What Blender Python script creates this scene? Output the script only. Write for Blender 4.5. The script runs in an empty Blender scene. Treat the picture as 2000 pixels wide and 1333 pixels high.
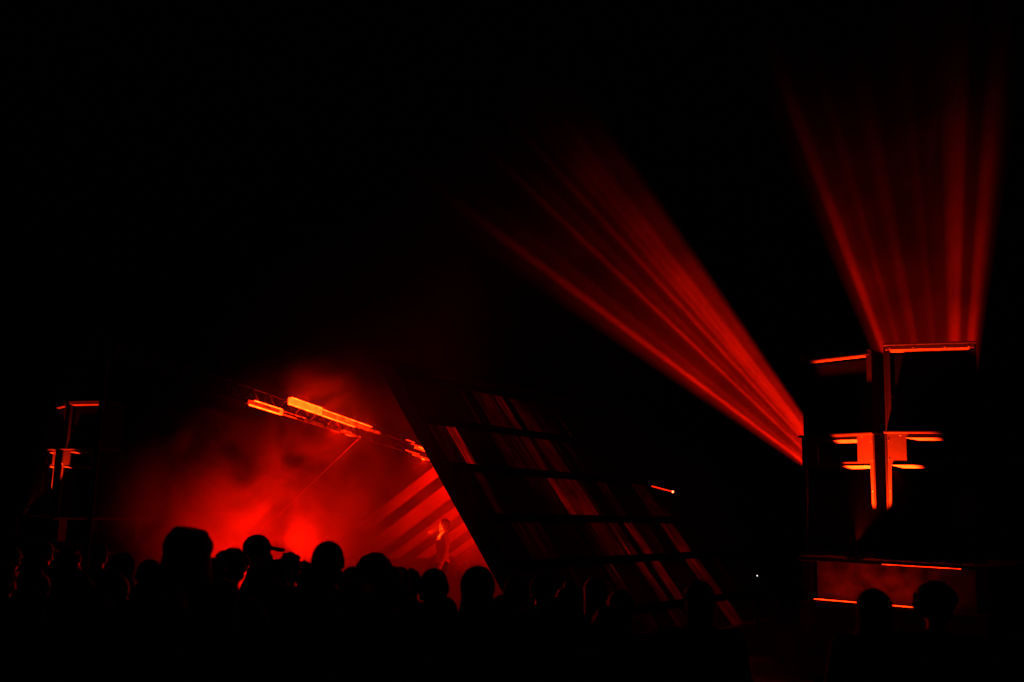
import bpy, bmesh, math, random
from mathutils import Vector, Matrix, Euler
import numpy as np
R = math.radians
random.seed(7)
scene = bpy.context.scene
COL = scene.collection

# ------------------------------------------------------------------ camera
FPX, HOR, ROLL, EYE = 1944.0, 990.0, 0.03, 1.9
PITCH = math.atan((HOR - 666.5) / FPX)
cd = bpy.data.cameras.new('camera'); cam = bpy.data.objects.new('camera', cd); COL.objects.link(cam)
cd.sensor_width = 36.0; cd.lens = FPX / 2000 * 36.0; cd.clip_end = 2000; cd.clip_start = .05
CM = Matrix.Rotation(math.pi / 2 + PITCH, 3, 'X') @ Matrix.Rotation(ROLL, 3, 'Z')
EYEV = Vector((0, 0, EYE))
cam.matrix_world = Matrix.Translation(EYEV) @ CM.to_4x4()
scene.camera = cam
cd.dof.use_dof = True; cd.dof.focus_distance = 15.5; cd.dof.aperture_fstop = 1.8
def ray(u, v): return CM @ Vector(((u - 1000) / FPX, -(v - 666.5) / FPX, -1))
def at(u, v, Y): r = ray(u, v); return EYEV + r * (Y / r.y)          # photo pixel -> point at depth Y
def atz(u, v, z): r = ray(u, v); return EYEV + r * ((z - EYE) / r.z)   # photo pixel -> point at height z

# ------------------------------------------------------------------ night sky
w = bpy.data.worlds.new('World'); scene.world = w; w.use_nodes = True
nt = w.node_tree; bg = nt.nodes['Background']
sky = nt.nodes.new('ShaderNodeTexSky'); sky.sky_type = 'NISHITA'; sky.sun_disc = False
sky.sun_elevation = R(-4); sky.sun_rotation = R(150)
nt.links.new(sky.outputs[0], bg.inputs[0]); bg.inputs[1].default_value = 0.004
w.cycles.sampling_method = 'NONE'

vs = scene.view_settings
vs.view_transform = 'Standard'; vs.look = 'None'; vs.exposure = 0; vs.gamma = 1; vs.use_curve_mapping = False
scene.render.engine = 'CYCLES'
cy = scene.cycles
cy.use_denoising = True; cy.max_bounces = 4; cy.volume_bounces = 0; cy.diffuse_bounces = 2; cy.glossy_bounces = 2
cy.transmission_bounces = 4; cy.transparent_max_bounces = 8
cy.caustics_reflective = False; cy.caustics_refractive = False
cy.sample_clamp_indirect = 2.0; cy.sample_clamp_direct = 0
cy.volume_step_rate = 0.6; cy.volume_max_steps = 256
cy.use_light_tree = True
RED = (1.0, 0.014, 0.0006)
RED2 = (1.0, 0.0035, 0.0003)

# ------------------------------------------------------------------ materials
def mat(name):
    m = bpy.data.materials.new(name); m.use_nodes = True
    return m, m.node_tree, m.node_tree.nodes['Principled BSDF']
def mk(name, col, rough=.6, metal=0, noise=.0, nscale=20, bump=0, bscale=150, spec=.5):
    m, t, b = mat(name)
    b.inputs['Base Color'].default_value = (*col, 1); b.inputs['Roughness'].default_value = rough
    b.inputs['Metallic'].default_value = metal; b.inputs['Specular IOR Level'].default_value = spec
    tc = t.nodes.new('ShaderNodeTexCoord')
    if noise:
        n = t.nodes.new('ShaderNodeTexNoise'); n.inputs['Scale'].default_value = nscale; n.inputs['Detail'].default_value = 6
        t.links.new(tc.outputs['Object'], n.inputs['Vector'])
        r = t.nodes.new('ShaderNodeMapRange'); r.inputs['From Min'].default_value = .3; r.inputs['From Max'].default_value = .7
        r.inputs['To Min'].default_value = 1 - noise; r.inputs['To Max'].default_value = 1 + noise
        t.links.new(n.outputs['Fac'], r.inputs['Value'])
        mx = t.nodes.new('ShaderNodeVectorMath'); mx.operation = 'SCALE'; mx.inputs[0].default_value = col
        t.links.new(r.outputs[0], mx.inputs['Scale']); t.links.new(mx.outputs[0], b.inputs['Base Color'])
    if bump:
        n2 = t.nodes.new('ShaderNodeTexNoise'); n2.inputs['Scale'].default_value = bscale; n2.inputs['Detail'].default_value = 3
        t.links.new(tc.outputs['Object'], n2.inputs['Vector'])
        bp = t.nodes.new('ShaderNodeBump'); bp.inputs['Strength'].default_value = bump; bp.inputs['Distance'].default_value = .01
        t.links.new(n2.outputs['Fac'], bp.inputs['Height']); t.links.new(bp.outputs[0], b.inputs['Normal'])
    return m
def emis(name, s, col=RED, noise=0, nscale=6):
    m, t, b = mat(name)
    b.inputs['Base Color'].default_value = (.05, .05, .05, 1)
    b.inputs['Emission Color'].default_value = (*col, 1); b.inputs['Emission Strength'].default_value = s
    if noise:                                  # streaky glow, grain runs along the bar
        tc = t.nodes.new('ShaderNodeTexCoord'); mp = t.nodes.new('ShaderNodeMapping'); mp.inputs['Scale'].default_value = (6, .35, 6); t.links.new(tc.outputs['Object'], mp.inputs['Vector'])
        n = t.nodes.new('ShaderNodeTexNoise'); n.inputs['Scale'].default_value = nscale; n.inputs['Detail'].default_value = 6; n.inputs['Roughness'].default_value = .65
        t.links.new(mp.outputs[0], n.inputs['Vector'])
        r = t.nodes.new('ShaderNodeMapRange'); r.inputs['From Min'].default_value = .36; r.inputs['From Max'].default_value = .66
        r.inputs['To Min'].default_value = s * (1 - noise); r.inputs['To Max'].default_value = s * (1 + noise)
        t.links.new(n.outputs['Fac'], r.inputs['Value']); t.links.new(r.outputs[0], b.inputs['Emission Strength'])
    return m
def sheet_mat(name, trans, col=(.55, .5, .48), rough=.35, streaks=True):
    """corrugated plastic: sooty streaks run down the ribs; UV is (across, up) in panel units"""
    m, t, b = mat(name)
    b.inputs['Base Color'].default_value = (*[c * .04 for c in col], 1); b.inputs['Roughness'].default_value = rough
    out = t.nodes['Material Output']; tr = t.nodes.new('ShaderNodeBsdfTranslucent')
    def mr(x, a, b_, lo, hi):
        r = t.nodes.new('ShaderNodeMapRange'); r.inputs['From Min'].default_value = a; r.inputs['From Max'].default_value = b_
        r.inputs['To Min'].default_value = lo; r.inputs['To Max'].default_value = hi; t.links.new(x, r.inputs['Value']); return r.outputs[0]
    def mul(a, c):
        n = t.nodes.new('ShaderNodeMath'); n.operation = 'MULTIPLY'; t.links.new(a, n.inputs[0]); t.links.new(c, n.inputs[1]); return n.outputs[0]
    def noise(vec, sc, mp):
        g_ = t.nodes.new('ShaderNodeMapping'); g_.inputs['Scale'].default_value = mp; t.links.new(vec, g_.inputs['Vector'])
        n = t.nodes.new('ShaderNodeTexNoise'); n.inputs['Scale'].default_value = sc; n.inputs['Detail'].default_value = 5; t.links.new(g_.outputs[0], n.inputs['Vector']); return n.outputs['Fac']
    tc = t.nodes.new('ShaderNodeTexCoord'); uv = tc.outputs['UV'] if streaks else tc.outputs['Object']
    k = mr(noise(uv, 1.0, (1.3, .9, 1)), .35, .68, .35, 1.25)
    if streaks:
        k = mul(k, mr(noise(uv, 1.0, (14, .7, 1)), .38, .66, .25, 1.3))
        sp = t.nodes.new('ShaderNodeSeparateXYZ'); t.links.new(uv, sp.inputs[0])
        a = t.nodes.new('ShaderNodeMath'); a.operation = 'MULTIPLY'; a.inputs[1].default_value = 2 * math.pi / .105; t.links.new(sp.outputs[0], a.inputs[0])
        w_ = t.nodes.new('ShaderNodeMath'); w_.operation = 'SINE'; t.links.new(a.outputs[0], w_.inputs[0])
        k = mul(k, mr(w_.outputs[0], -1, 1, .35, 1.25))  # rib shading painted into the translucent colour
    mx = t.nodes.new('ShaderNodeVectorMath'); mx.operation = 'SCALE'; mx.inputs[0].default_value = col
    t.links.new(k, mx.inputs['Scale']); t.links.new(mx.outputs[0], tr.inputs['Color'])
    mix = t.nodes.new('ShaderNodeMixShader'); mix.inputs[0].default_value = trans
    t.links.new(b.outputs[0], mix.inputs[1]); t.links.new(tr.outputs[0], mix.inputs[2]); t.links.new(mix.outputs[0], out.inputs['Surface'])
    return m
M = {}
M['ground'] = mk('trampled_ground', (.045, .04, .032), .9, 0, .4, 1.2, .6, 9)
M['paint'] = mk('black_textured_paint', (.028, .026, .025), .42, 0, .15, 30, .35, 160)
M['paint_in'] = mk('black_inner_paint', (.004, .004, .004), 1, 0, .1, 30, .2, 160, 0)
M['grille'] = mk('black_grille_cloth', (.0025, .0025, .0025), 1, 0, .1, 30, .0, 10, 0)  # near-black sheet, added to keep the cabinet recess dark
M['lip'] = mk('bare_pale_lip', (.2, .19, .18), .5, 0, .2, 12)  # paler than the cabinet: stronger light on the lips put into colour
M['lip_dark'] = mk('scuffed_lip', (.09, .085, .08), .5, 0, .3, 12)  # same lift in the colour, weaker, for the upper lips
M['side'] = mk('matt_black_side', (.005, .005, .005), .9, 0, .2, 20, .2, 120, .1)  # darker than the cabinet paint: shade between columns put into colour
M['cone'] = mk('speaker_cone_paper', (.02, .02, .02), .6)
M['steel'] = mk('worn_steel', (.5, .5, .5), .35, 1, .2, 14)
M['alu'] = mk('brushed_aluminium', (.6, .6, .6), .45, .6, .15, 20)
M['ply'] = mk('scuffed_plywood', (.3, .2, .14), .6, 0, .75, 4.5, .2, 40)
M['darkwood'] = mk('dark_stained_timber', (.009, .007, .006), 1, 0, .3, 8, .3, 30, .05)
M['fixture'] = mk('black_fixture_housing', (.02, .02, .02), .5)
M['lens'] = mk('lens_glass', (.1, .1, .1), .1)
M['skin'] = mk('skin', (.42, .26, .19), .5, 0, .1, 30)
M['hair'] = mk('dark_hair', (.015, .01, .008), .55, 0, .4, 60, .5, 90)
M['shoe'] = mk('shoe_leather', (.02, .02, .02), .5)
M['screw'] = mk('bare_screw_head', (.8, .8, .8), .25, 1)
M['cloth4'] = mk('pale_linen', (.4, .38, .35), .9, 0, .2, 20, .4, 50)
for i, c in enumerate([(.02, .02, .024), (.035, .03, .03), (.02, .025, .035), (.05, .045, .04)]):
    M['cloth%d' % i] = mk('cotton_cloth_%d' % i, c, .9, 0, .25, 25, .4, 60)
M['denim'] = mk('dark_denim', (.02, .025, .045), .9, 0, .25, 40, .3, 90)
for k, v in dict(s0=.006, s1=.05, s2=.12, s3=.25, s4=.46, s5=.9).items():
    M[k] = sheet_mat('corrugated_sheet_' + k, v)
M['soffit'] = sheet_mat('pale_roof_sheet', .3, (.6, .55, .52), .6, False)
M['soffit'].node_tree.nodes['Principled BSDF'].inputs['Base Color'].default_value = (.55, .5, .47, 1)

# ------------------------------------------------------------------ helpers
def bm_box(bm, lo, hi):
    vs_ = [bm.verts.new((x, y, z)) for x in (lo[0], hi[0]) for y in (lo[1], hi[1]) for z in (lo[2], hi[2])]
    for f in ((0, 1, 3, 2), (4, 6, 7, 5), (0, 4, 5, 1), (2, 3, 7, 6), (0, 2, 6, 4), (1, 5, 7, 3)):
        bm.faces.new([vs_[i] for i in f])
def bm_bar(bm, a, b, wx, wz, up=(0, 0, 1)):
    """box-section bar from a to b"""
    a, b, up = Vector(a), Vector(b), Vector(up)
    d = (b - a).normalized(); s = d.cross(up).normalized(); u = s.cross(d)
    q = []
    for p in (a, b):
        for i, j in ((-1, -1), (1, -1), (1, 1), (-1, 1)):
            q.append(bm.verts.new(p + s * (wx / 2 * i) + u * (wz / 2 * j)))
    for f in ((3, 2, 1, 0), (4, 5, 6, 7), (0, 1, 5, 4), (1, 2, 6, 5), (2, 3, 7, 6), (3, 0, 4, 7)):
        bm.faces.new([q[i] for i in f])
def bm_tube(bm, a, b, ra, rb=None, n=12):
    rb = ra if rb is None else rb
    a, b = Vector(a), Vector(b); d = (b - a).normalized()
    s = d.orthogonal().normalized(); u = d.cross(s)
    A = [bm.verts.new(a + (s * math.cos(2 * math.pi * i / n) + u * math.sin(2 * math.pi * i / n)) * ra) for i in range(n)]
    B = [bm.verts.new(b + (s * math.cos(2 * math.pi * i / n) + u * math.sin(2 * math.pi * i / n)) * rb) for i in range(n)]
    for i in range(n): bm.faces.new((A[i], A[(i + 1) % n], B[(i + 1) % n], B[i]))
    bm.faces.new(A[::-1]); bm.faces.new(B)
UNIT = {}
def bm_ell(bm, c, r, rot=None, seg=20, rings=12):
    m = Matrix.Translation(c)
    if rot is not None: m = m @ Euler(rot).to_matrix().to_4x4()
    m = m @ Matrix.Diagonal((*r, 1))
    key = (seg, rings)
    if key not in UNIT:
        UNIT[key] = [[Vector((math.sin(math.pi * j / rings) * math.cos(2 * math.pi * i / seg), math.sin(math.pi * j / rings) * math.sin(2 * math.pi * i / seg), math.cos(math.pi * j / rings))) for i in range(seg)] for j in range(1, rings)]
    V = [[bm.verts.new(m @ v) for v in row] for row in UNIT[key]]
    n, s_ = bm.verts.new(m @ Vector((0, 0, 1))), bm.verts.new(m @ Vector((0, 0, -1)))
    for i in range(seg):
        k = (i + 1) % seg
        bm.faces.new((n, V[0][i], V[0][k])); bm.faces.new((s_, V[-1][k], V[-1][i]))
        for a, b in zip(V, V[1:]): bm.faces.new((a[i], b[i], b[k], a[k]))
def bm_caps(bm, a, ra, b, rb):
    bm_tube(bm, a, b, ra, rb, 14); bm_ell(bm, a, (ra,) * 3, None, 14, 8); bm_ell(bm, b, (rb,) * 3, None, 14, 8)
def obj(name, bm, m, parent=None, smooth=False, bevel=0, origin=None):
    me = bpy.data.meshes.new(name)
    if origin is not None: bmesh.ops.translate(bm, verts=bm.verts, vec=-Vector(origin))
    bmesh.ops.recalc_face_normals(bm, faces=bm.faces)
    bm.to_mesh(me); bm.free()
    if m: me.materials.append(m)
    if smooth: me.polygons.foreach_set('use_smooth', [True] * len(me.polygons))
    o = bpy.data.objects.new(name, me); COL.objects.link(o)
    if parent is not None: o.parent = parent
    if bevel:
        bv = o.modifiers.new('bevel', 'BEVEL'); bv.width = bevel; bv.segments = 2; bv.limit_method = 'ANGLE'
    return o
def tag(o, label, cat, group=None, kind=None):
    o['label'] = label
    if cat: o['category'] = cat
    if group: o['group'] = group
    if kind: o['kind'] = kind
    return o
def thing(name, label, cat, loc, rz=0, group=None):
    o = bpy.data.objects.new(name, None); COL.objects.link(o); o.location = loc; o.rotation_euler = (0, 0, rz)
    o.empty_display_size = .2
    return tag(o, label, cat, group)
def struct(o): o['kind'] = 'structure'; return o
def part(name, parent, m, fn, smooth=False, bevel=0, origin=None):
    bm = bmesh.new(); fn(bm); return obj(name, bm, m, parent, smooth, bevel, origin)
def ground_z(Y):
    return -.17 * min(1, max(0, (Y - 8) / 6.0))
def aim(o, loc, target, xhint=None):
    """point a light's -Z at target, local X as close to xhint as possible"""
    z = (Vector(loc) - Vector(target)).normalized()
    x = Vector(xhint) if xhint is not None else z.orthogonal()
    x = (x - z * x.dot(z)).normalized(); y = z.cross(x)
    m = Matrix((x, y, z)).transposed().to_4x4(); m.translation = Vector(loc); o.matrix_world = m
    return m
def spot(name, loc, target, W, size, blend=.3, rad=.04, col=RED, parent=None):
    l = bpy.data.lights.new(name, 'SPOT'); l.energy = W; l.color = col; l.spot_size = R(size); l.spot_blend = blend; l.shadow_soft_size = rad
    o = bpy.data.objects.new(name, l); COL.objects.link(o); aim(o, loc, target); return o
def point(name, loc, W, rad=.08, col=RED):
    l = bpy.data.lights.new(name, 'POINT'); l.energy = W; l.color = col; l.shadow_soft_size = rad
    o = bpy.data.objects.new(name, l); COL.objects.link(o); o.location = loc; return o

# ------------------------------------------------------------------ ground
def g(bm):
    ys = [-150, 0, 8, 9, 10, 11, 12, 13, 14, 16, 20, 30, 60, 150]
    xs = [-150, -60, -30, -15, -8, -4, 0, 4, 8, 15, 30, 60, 150]
    V = [[bm.verts.new((x, y, ground_z(y))) for x in xs] for y in ys]
    for i in range(len(ys) - 1):
        for j in range(len(xs) - 1): bm.faces.new((V[i][j], V[i][j + 1], V[i + 1][j + 1], V[i + 1][j]))
struct(part('ground', None, M['ground'], g))

# ------------------------------------------------------------------ loudspeaker stacks
def driver(parent, c, r):
    def f(bm):
        prof = [(r, 0), (r, -.015), (r * .93, -.02), (r * .86, .0), (r * .3, .1), (r * .28, .1), (r * .2, .075), (0.001, .06)]
        n = 28; rings = []
        for rr, yy in prof:
            rings.append([bm.verts.new((c[0] + rr * math.cos(2 * math.pi * k / n), c[1] + yy, c[2] + rr * math.sin(2 * math.pi * k / n))) for k in range(n)])
        for a, b in zip(rings, rings[1:]):
            for k in range(n): bm.faces.new((a[k], a[(k + 1) % n], b[(k + 1) % n], b[k]))
    return part('driver', parent, M['cone'], f, True)
def chamfer(parent, x0, x1, z, y0, dy, dz, name='lip', m='lip'):
    """sloped lip under a board edge: underside turned down and outwards"""
    def f(bm):
        P_ = [(x0, y0, z), (x1, y0, z), (x1, y0 + dy, z - dz), (x0, y0 + dy, z - dz), (x0, y0 + dy, z), (x1, y0 + dy, z)]
        v = [bm.verts.new(p) for p in P_]
        for q in ((0, 1, 2, 3), (3, 2, 5, 4), (0, 4, 5, 1), (0, 3, 4), (1, 5, 2)): bm.faces.new([v[i] for i in q])
    return part(name, parent, M[m], f)
def screws(parent, pts):
    for p in pts:
        part('screw', parent, M['screw'], lambda bm: bm_ell(bm, p, (.008, .005, .008), None, 10, 6), True)
def taper(t, depth, k):
    for o in t.children_recursive:
        for v in o.data.vertices: v.co.x *= 1 - k * max(0, v.co.y) / depth
BW, BH, BD = 1.2, 1.70, 1.05      # bass bin
TW, TH, TD = 1.17, 1.205, .85     # mid-top cabinet
def bass_cabinet(loc, rz, label, group):
    t = thing('bass_cabinet', label, 'speaker', loc, rz, group); h = BW / 2; th = .03
    for s in (-1, 1):
        part('side_panel', t, M['side'], lambda bm: bm_box(bm, (s * h - (th if s > 0 else 0), 0, .03), (s * h + (0 if s > 0 else th), BD, BH - .03)), bevel=.006)
    part('top_panel', t, M['paint'], lambda bm: bm_box(bm, (-h - .012, -.075, BH - .03), (h + .012, BD, BH)), bevel=.006)
    part('bottom_panel', t, M['paint'], lambda bm: bm_box(bm, (-h, 0, 0), (h, BD, .03)), bevel=.006)
    part('back_panel', t, M['paint_in'], lambda bm: bm_box(bm, (-h + th, BD - .03, .03), (h - th, BD - .003, BH - .03)))
    fl = .27; zs1 = BH - .09; zs0 = BH - .40; zd = BH - .455
    def front(bm):                                                # front board with the slot mouth, above the divider
        y0, y1 = .004, .03
        bm_box(bm, (-h + th, y0, zd), (-h + fl, y1, BH - .03)); bm_box(bm, (h - fl, y0, zd), (h - th, y1, BH - .03))
        bm_box(bm, (-h + fl, y0, zs1), (h - fl, y1, BH - .03)); bm_box(bm, (-h + fl, y0, zd), (h - fl, y1, zs0))
    fb = part('front_board', t, M['paint'], front)
    chamfer(fb, -h + fl + .002, h - fl - .002, zs1 + .002, -.012, .11, .036)
    def slotbox(bm):
        bm_box(bm, (-h + fl, .45, zs0), (h - fl, .47, zs1))
        bm_box(bm, (-h + fl - .02, .031, zs0 - .02), (-h + fl, .47, zs1)); bm_box(bm, (h - fl, .031, zs0 - .02), (h - fl + .02, .47, zs1))
        bm_box(bm, (-h + fl, .031, zs0 - .02), (h - fl, .47, zs0 - .002))
    part('slot_duct', t, M['paint_in'], slotbox)
    dv = part('divider', t, M['paint'], lambda bm: bm_box(bm, (-h + th, .032, zd + .002), (h - th, .8, zd + .03)))
    chamfer(dv, -h + .075, h - .075, zd + .001, -.012, .12, .036)
    for s in (-1, 1):                                             # narrow stiles either side of the horn mouth, flaring downwards
        def stile(bm):
            x0, x1 = s * (h - th), s * (h - .075)
            v = [bm.verts.new(p) for p in ((x0, .003, zd), (x1, .003, zd), (s * (h - .05), .003, .06), (x0, .003, .06),
                                           (x0, .04, zd), (x1, .04, zd), (s * (h - .05), .04, .06), (x0, .04, .06))]
            for q in ((0, 1, 2, 3), (7, 6, 5, 4), (0, 4, 5, 1), (1, 5, 6, 2), (2, 6, 7, 3), (3, 7, 4, 0)): bm.faces.new([v[i] for i in q])
        part('stile', t, M['paint'], stile)
        def wing(bm):
            bm_bar(bm, (s * (h - .08), .06, .62), (s * .14, .8, .62), .02, 1.12)
        part('horn_wing', t, M['paint_in'], wing)
    part('sill', t, M['paint'], lambda bm: bm_box(bm, (-h + .055, .01, .031), (h - .055, .1, .06)))
    part('horn_throat', t, M['paint_in'], lambda bm: bm_box(bm, (-.15, .8, .06), (.15, .84, 1.18)))
    taper(t, BD, .34)
    screws(fb, [(sx * (h - dx), -.001, z) for sx in (-1, 1) for dx, z in ((.045, BH - .12), (.045, BH - .38), (.2, BH - .055), (.05, .9))])
    return t
def top_cabinet(loc, rz, label, group):
    t = thing('mid_cabinet', label, 'speaker', loc, rz, group); h = TW / 2; th = .028
    for s in (-1, 1):
        part('side_panel', t, M['side'], lambda bm: bm_box(bm, (s * h - (th if s > 0 else 0), 0, .028), (s * h + (0 if s > 0 else th), TD, TH - .03)), bevel=.006)
    part('top_panel', t, M['paint'], lambda bm: bm_box(bm, (-h, -.075, TH - .03), (h, TD, TH)), bevel=.006)
    part('bottom_panel', t, M['paint'], lambda bm: bm_box(bm, (-h, 0, 0), (h, TD, .028)), bevel=.006)
    part('back_panel', t, M['paint_in'], lambda bm: bm_box(bm, (-h + th, TD - .03, .028), (h - th, TD - .003, TH - .03)))
    hd = part('header', t, M['paint'], lambda bm: bm_box(bm, (-h + th, -.07, TH - .085), (h - th, .02, TH - .031)))
    chamfer(hd, -h + .085, h - .085, TH - .0855, -.068, .1, .03, 'lip', 'lip_dark')
    for s in (-1, 1):
        part('stile', t, M['side'], lambda bm: bm_box(bm, (min(s * (h - th), s * (h - .08)), .004, .03), (max(s * (h - th), s * (h - .08)), .04, TH - .101)))
    part('baffle', t, M['paint_in'], lambda bm: bm_box(bm, (-h + th, .12, .028), (h - th, .14, TH - .104)))
    part('grille', t, M['grille'], lambda bm: bm_box(bm, (-h + .079, .05, .486), (h - .079, .056, TH - .142)))  # dark sheet added so the drivers behind it stay in shade
    part('shelf', t, M['paint_in'], lambda bm: bm_box(bm, (-h + .081, .02, .46), (h - .081, .12, .485)))
    for s in (-1, 1): driver(t, (s * .26, .118, .78), .2)
    def horn(bm):
        v0 = [(-.36, .03, .1), (.36, .03, .1), (.36, .03, .4), (-.36, .03, .4)]; v1 = [(-.1, .118, .2), (.1, .118, .2), (.1, .118, .3), (-.1, .118, .3)]
        A = [bm.verts.new(p) for p in v0]; B = [bm.verts.new(p) for p in v1]
        for i in range(4): bm.faces.new((A[i], A[(i + 1) % 4], B[(i + 1) % 4], B[i]))
    part('horn', t, M['paint_in'], horn)
    taper(t, TD, .30)
    screws(hd, [(x, -.071, TH - .062) for x in (-.5, -.2, .2, .5)])
    return t
def stack(rpt, ryaw, lpt, lyaw, slab_c, slab_yaw, zslab, names, gz, board='ply'):
    """rpt / lpt: inner-left front top corner of the right-hand column, inner-right one of the left-hand column"""
    def col(corner, yaw, side, nm):
        c, s = math.cos(yaw), math.sin(yaw)
        ctr = Vector((corner.x, corner.y, 0)) + Vector((c, s, 0)) * (side * BW / 2)
        back = Vector((-s, c, 0))
        bass_cabinet((ctr.x, ctr.y, zslab), yaw, nm[0], 'bass cabinets of the sound system')
        o = ctr + back * (.08 if side > 0 else .16) - Vector((c, s, 0)) * (.0 if side > 0 else .10)
        top_cabinet((o.x, o.y, zslab + BH + .004), yaw, nm[1], 'mid cabinets of the sound system')
    col(rpt, ryaw, 1, names[0]); col(lpt, lyaw, -1, names[1])
    pl = thing('plinth', names[2], 'plinth', (slab_c.x, slab_c.y, gz), slab_yaw)
    zt = zslab - gz
    Lh = 1.22; zl = zt - .57
    part('top_slab', pl, M['paint'], lambda bm: bm_box(bm, (-Lh, 0, zt - .05), (Lh, 2.6, zt - .002)), bevel=.006)
    part('slab_edge', pl, M['alu'], lambda bm: bm_box(bm, (-Lh + .02, -.006, zt - .062), (Lh - .1, .03, zt - .0505)))
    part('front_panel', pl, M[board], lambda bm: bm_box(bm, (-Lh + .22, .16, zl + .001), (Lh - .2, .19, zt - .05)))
    part('back_panel', pl, M['paint'], lambda bm: bm_box(bm, (-Lh + .22, 2.3, zl + .001), (Lh - .2, 2.33, zt - .05)))
    for s in (-1, 1):
        part('leg', pl, M['paint'], lambda bm: bm_box(bm, (s * (Lh - .1) - .07, .1, zl + .001), (s * (Lh - .1) + .07, .3, zt - .05)))
        part('leg', pl, M['paint'], lambda bm: bm_box(bm, (s * (Lh - .1) - .07, 2.1, zl + .001), (s * (Lh - .1) + .07, 2.29, zt - .05)))
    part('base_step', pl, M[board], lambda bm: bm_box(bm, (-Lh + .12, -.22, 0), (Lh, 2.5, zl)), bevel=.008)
    part('step_edge', pl, M['alu'], lambda bm: bm_box(bm, (-Lh + .115, -.235, zl - .03), (Lh, -.221, zl + .004)))
    return pl, zl + gz
Rr, Rl = atz(1722, 670, 4.28), atz(1702, 675, 4.28)
RB = [Rr, R(-22), Rl, R(-53)]
SC = atz(1742, 1095, 1.36)
n_r = [('black bass cabinet squarely facing the crowd in the near speaker stack', 'black mid cabinet squarely facing the crowd atop the near speaker stack'),
       ('black bass cabinet turned sideways in the near speaker stack', 'black mid cabinet turned sideways on the near speaker stack'),
       'stepped black plinth with reddish front board under the near stack']
ryaw = R(-40)
pl1, zl1 = stack(Rr, R(-22), Rl, R(-53), SC + Vector((-math.sin(ryaw), math.cos(ryaw), 0)) * -.18, ryaw, 1.36, n_r, ground_z(13.5))
Lr, Ll = atz(133, 783, 4.24), atz(119, 784, 4.24)
n_l = [('black bass cabinet of the far stack, the one facing the crowd', 'black mid cabinet on the far stack, the one facing the crowd'),
       ('black bass cabinet turned away on the far speaker stack', 'black mid cabinet turned away on the far speaker stack'),
       'stepped black plinth under the far speaker stack']
SCL = (Lr + Ll) / 2
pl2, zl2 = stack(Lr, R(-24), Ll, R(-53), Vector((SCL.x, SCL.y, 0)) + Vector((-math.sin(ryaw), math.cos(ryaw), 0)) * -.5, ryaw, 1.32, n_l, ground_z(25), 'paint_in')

def uplight(base, target, W, size, label, edge):
    """edge: outer front edge of the turned column; the barn door shuts off light past it"""
    t = thing('uplight', label, 'stage light', base, 0, 'uplights at the foot of the speaker stacks')
    d = (Vector(target) - Vector(base)).normalized(); c = Vector((0, 0, .12))
    part('base', t, M['fixture'], lambda bm: bm_box(bm, (-.09, -.09, 0), (.09, .09, .03)), bevel=.004)
    hs = part('housing', t, M['fixture'], lambda bm: bm_tube(bm, c - d * .09, c + d * .09, .06, .075, 20))
    for s in (-1, 1): part('bracket', t, M['fixture'], lambda bm: bm_box(bm, (s * .082 - .004, -.02, .02), (s * .082 + .004, .02, .14)))
    part('lens', hs, M['lens'], lambda bm: bm_tube(bm, c + d * .0905, c + d * .095, .068, .068, 20))
    p = Vector(base) + c + d * .11
    n_ = Vector((edge.y - p.y, -(edge.x - p.x), 0)).normalized() * -1
    fl = c + d * .1 + n_ * .075
    part('barn_door', hs, M['fixture'], lambda bm: bm_bar(bm, fl, fl + d * .07 + n_ * .01, .11, .003, n_))  # plate added beside the lamp; the mask below does the cutting
    o = spot('uplight_lamp', p, p + d, W, size, .25, .03, (1, .02, .001))
    nl = o.matrix_world.to_3x3().transposed() @ n_
    o.data.use_nodes = True; t_ = o.data.node_tree; em = t_.nodes['Emission']
    tc = t_.nodes.new('ShaderNodeTexCoord'); dp = t_.nodes.new('ShaderNodeVectorMath'); dp.operation = 'DOT_PRODUCT'; dp.inputs[1].default_value = nl
    t_.links.new(tc.outputs['Normal'], dp.inputs[0])
    mr = t_.nodes.new('ShaderNodeMapRange'); mr.inputs['From Min'].default_value = -.06; mr.inputs['From Max'].default_value = .0
    mr.inputs['To Min'].default_value = 1; mr.inputs['To Max'].default_value = 0
    t_.links.new(dp.outputs['Value'], mr.inputs['Value'])
    # upper mask, added in the lamp shader: nothing passes over the top of the turned column
    fx = Vector((.6, -.8, 0)); ea = edge - fx * .05 + Vector((.128, .096, -.03)); eb = ea + fx * 1.2
    mu = (ea - p).cross(eb - p).normalized(); mu = mu if mu.z > 0 else -mu
    def gate(v, a, b):
        d_ = t_.nodes.new('ShaderNodeVectorMath'); d_.operation = 'DOT_PRODUCT'; d_.inputs[1].default_value = o.matrix_world.to_3x3().transposed() @ v
        t_.links.new(tc.outputs['Normal'], d_.inputs[0])
        r = t_.nodes.new('ShaderNodeMapRange'); r.inputs['From Min'].default_value = a; r.inputs['From Max'].default_value = b; t_.links.new(d_.outputs['Value'], r.inputs['Value']); return r.outputs[0]
    def mth(op, a, b):
        n = t_.nodes.new('ShaderNodeMath'); n.operation = op
        for i_, x in enumerate((a, b)):
            if isinstance(x, float): n.inputs[i_].default_value = x
            else: t_.links.new(x, n.inputs[i_])
        return n.outputs[0]
    over = mth('MULTIPLY', gate(mu, .0, .012), gate(-fx, .0, .06))
    t_.links.new(mth('MULTIPLY', mr.outputs[0], mth('SUBTRACT', 1.0, over)), em.inputs['Strength'])
def inner(Rp, Lp): return Vector(((Rp.x + Lp.x) / 2, (Rp.y + Lp.y) / 2, 0))
fdir = Vector((math.sin(ryaw), -math.cos(ryaw), 0))       # forwards, off the plinth
UP_W = 8500
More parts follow.
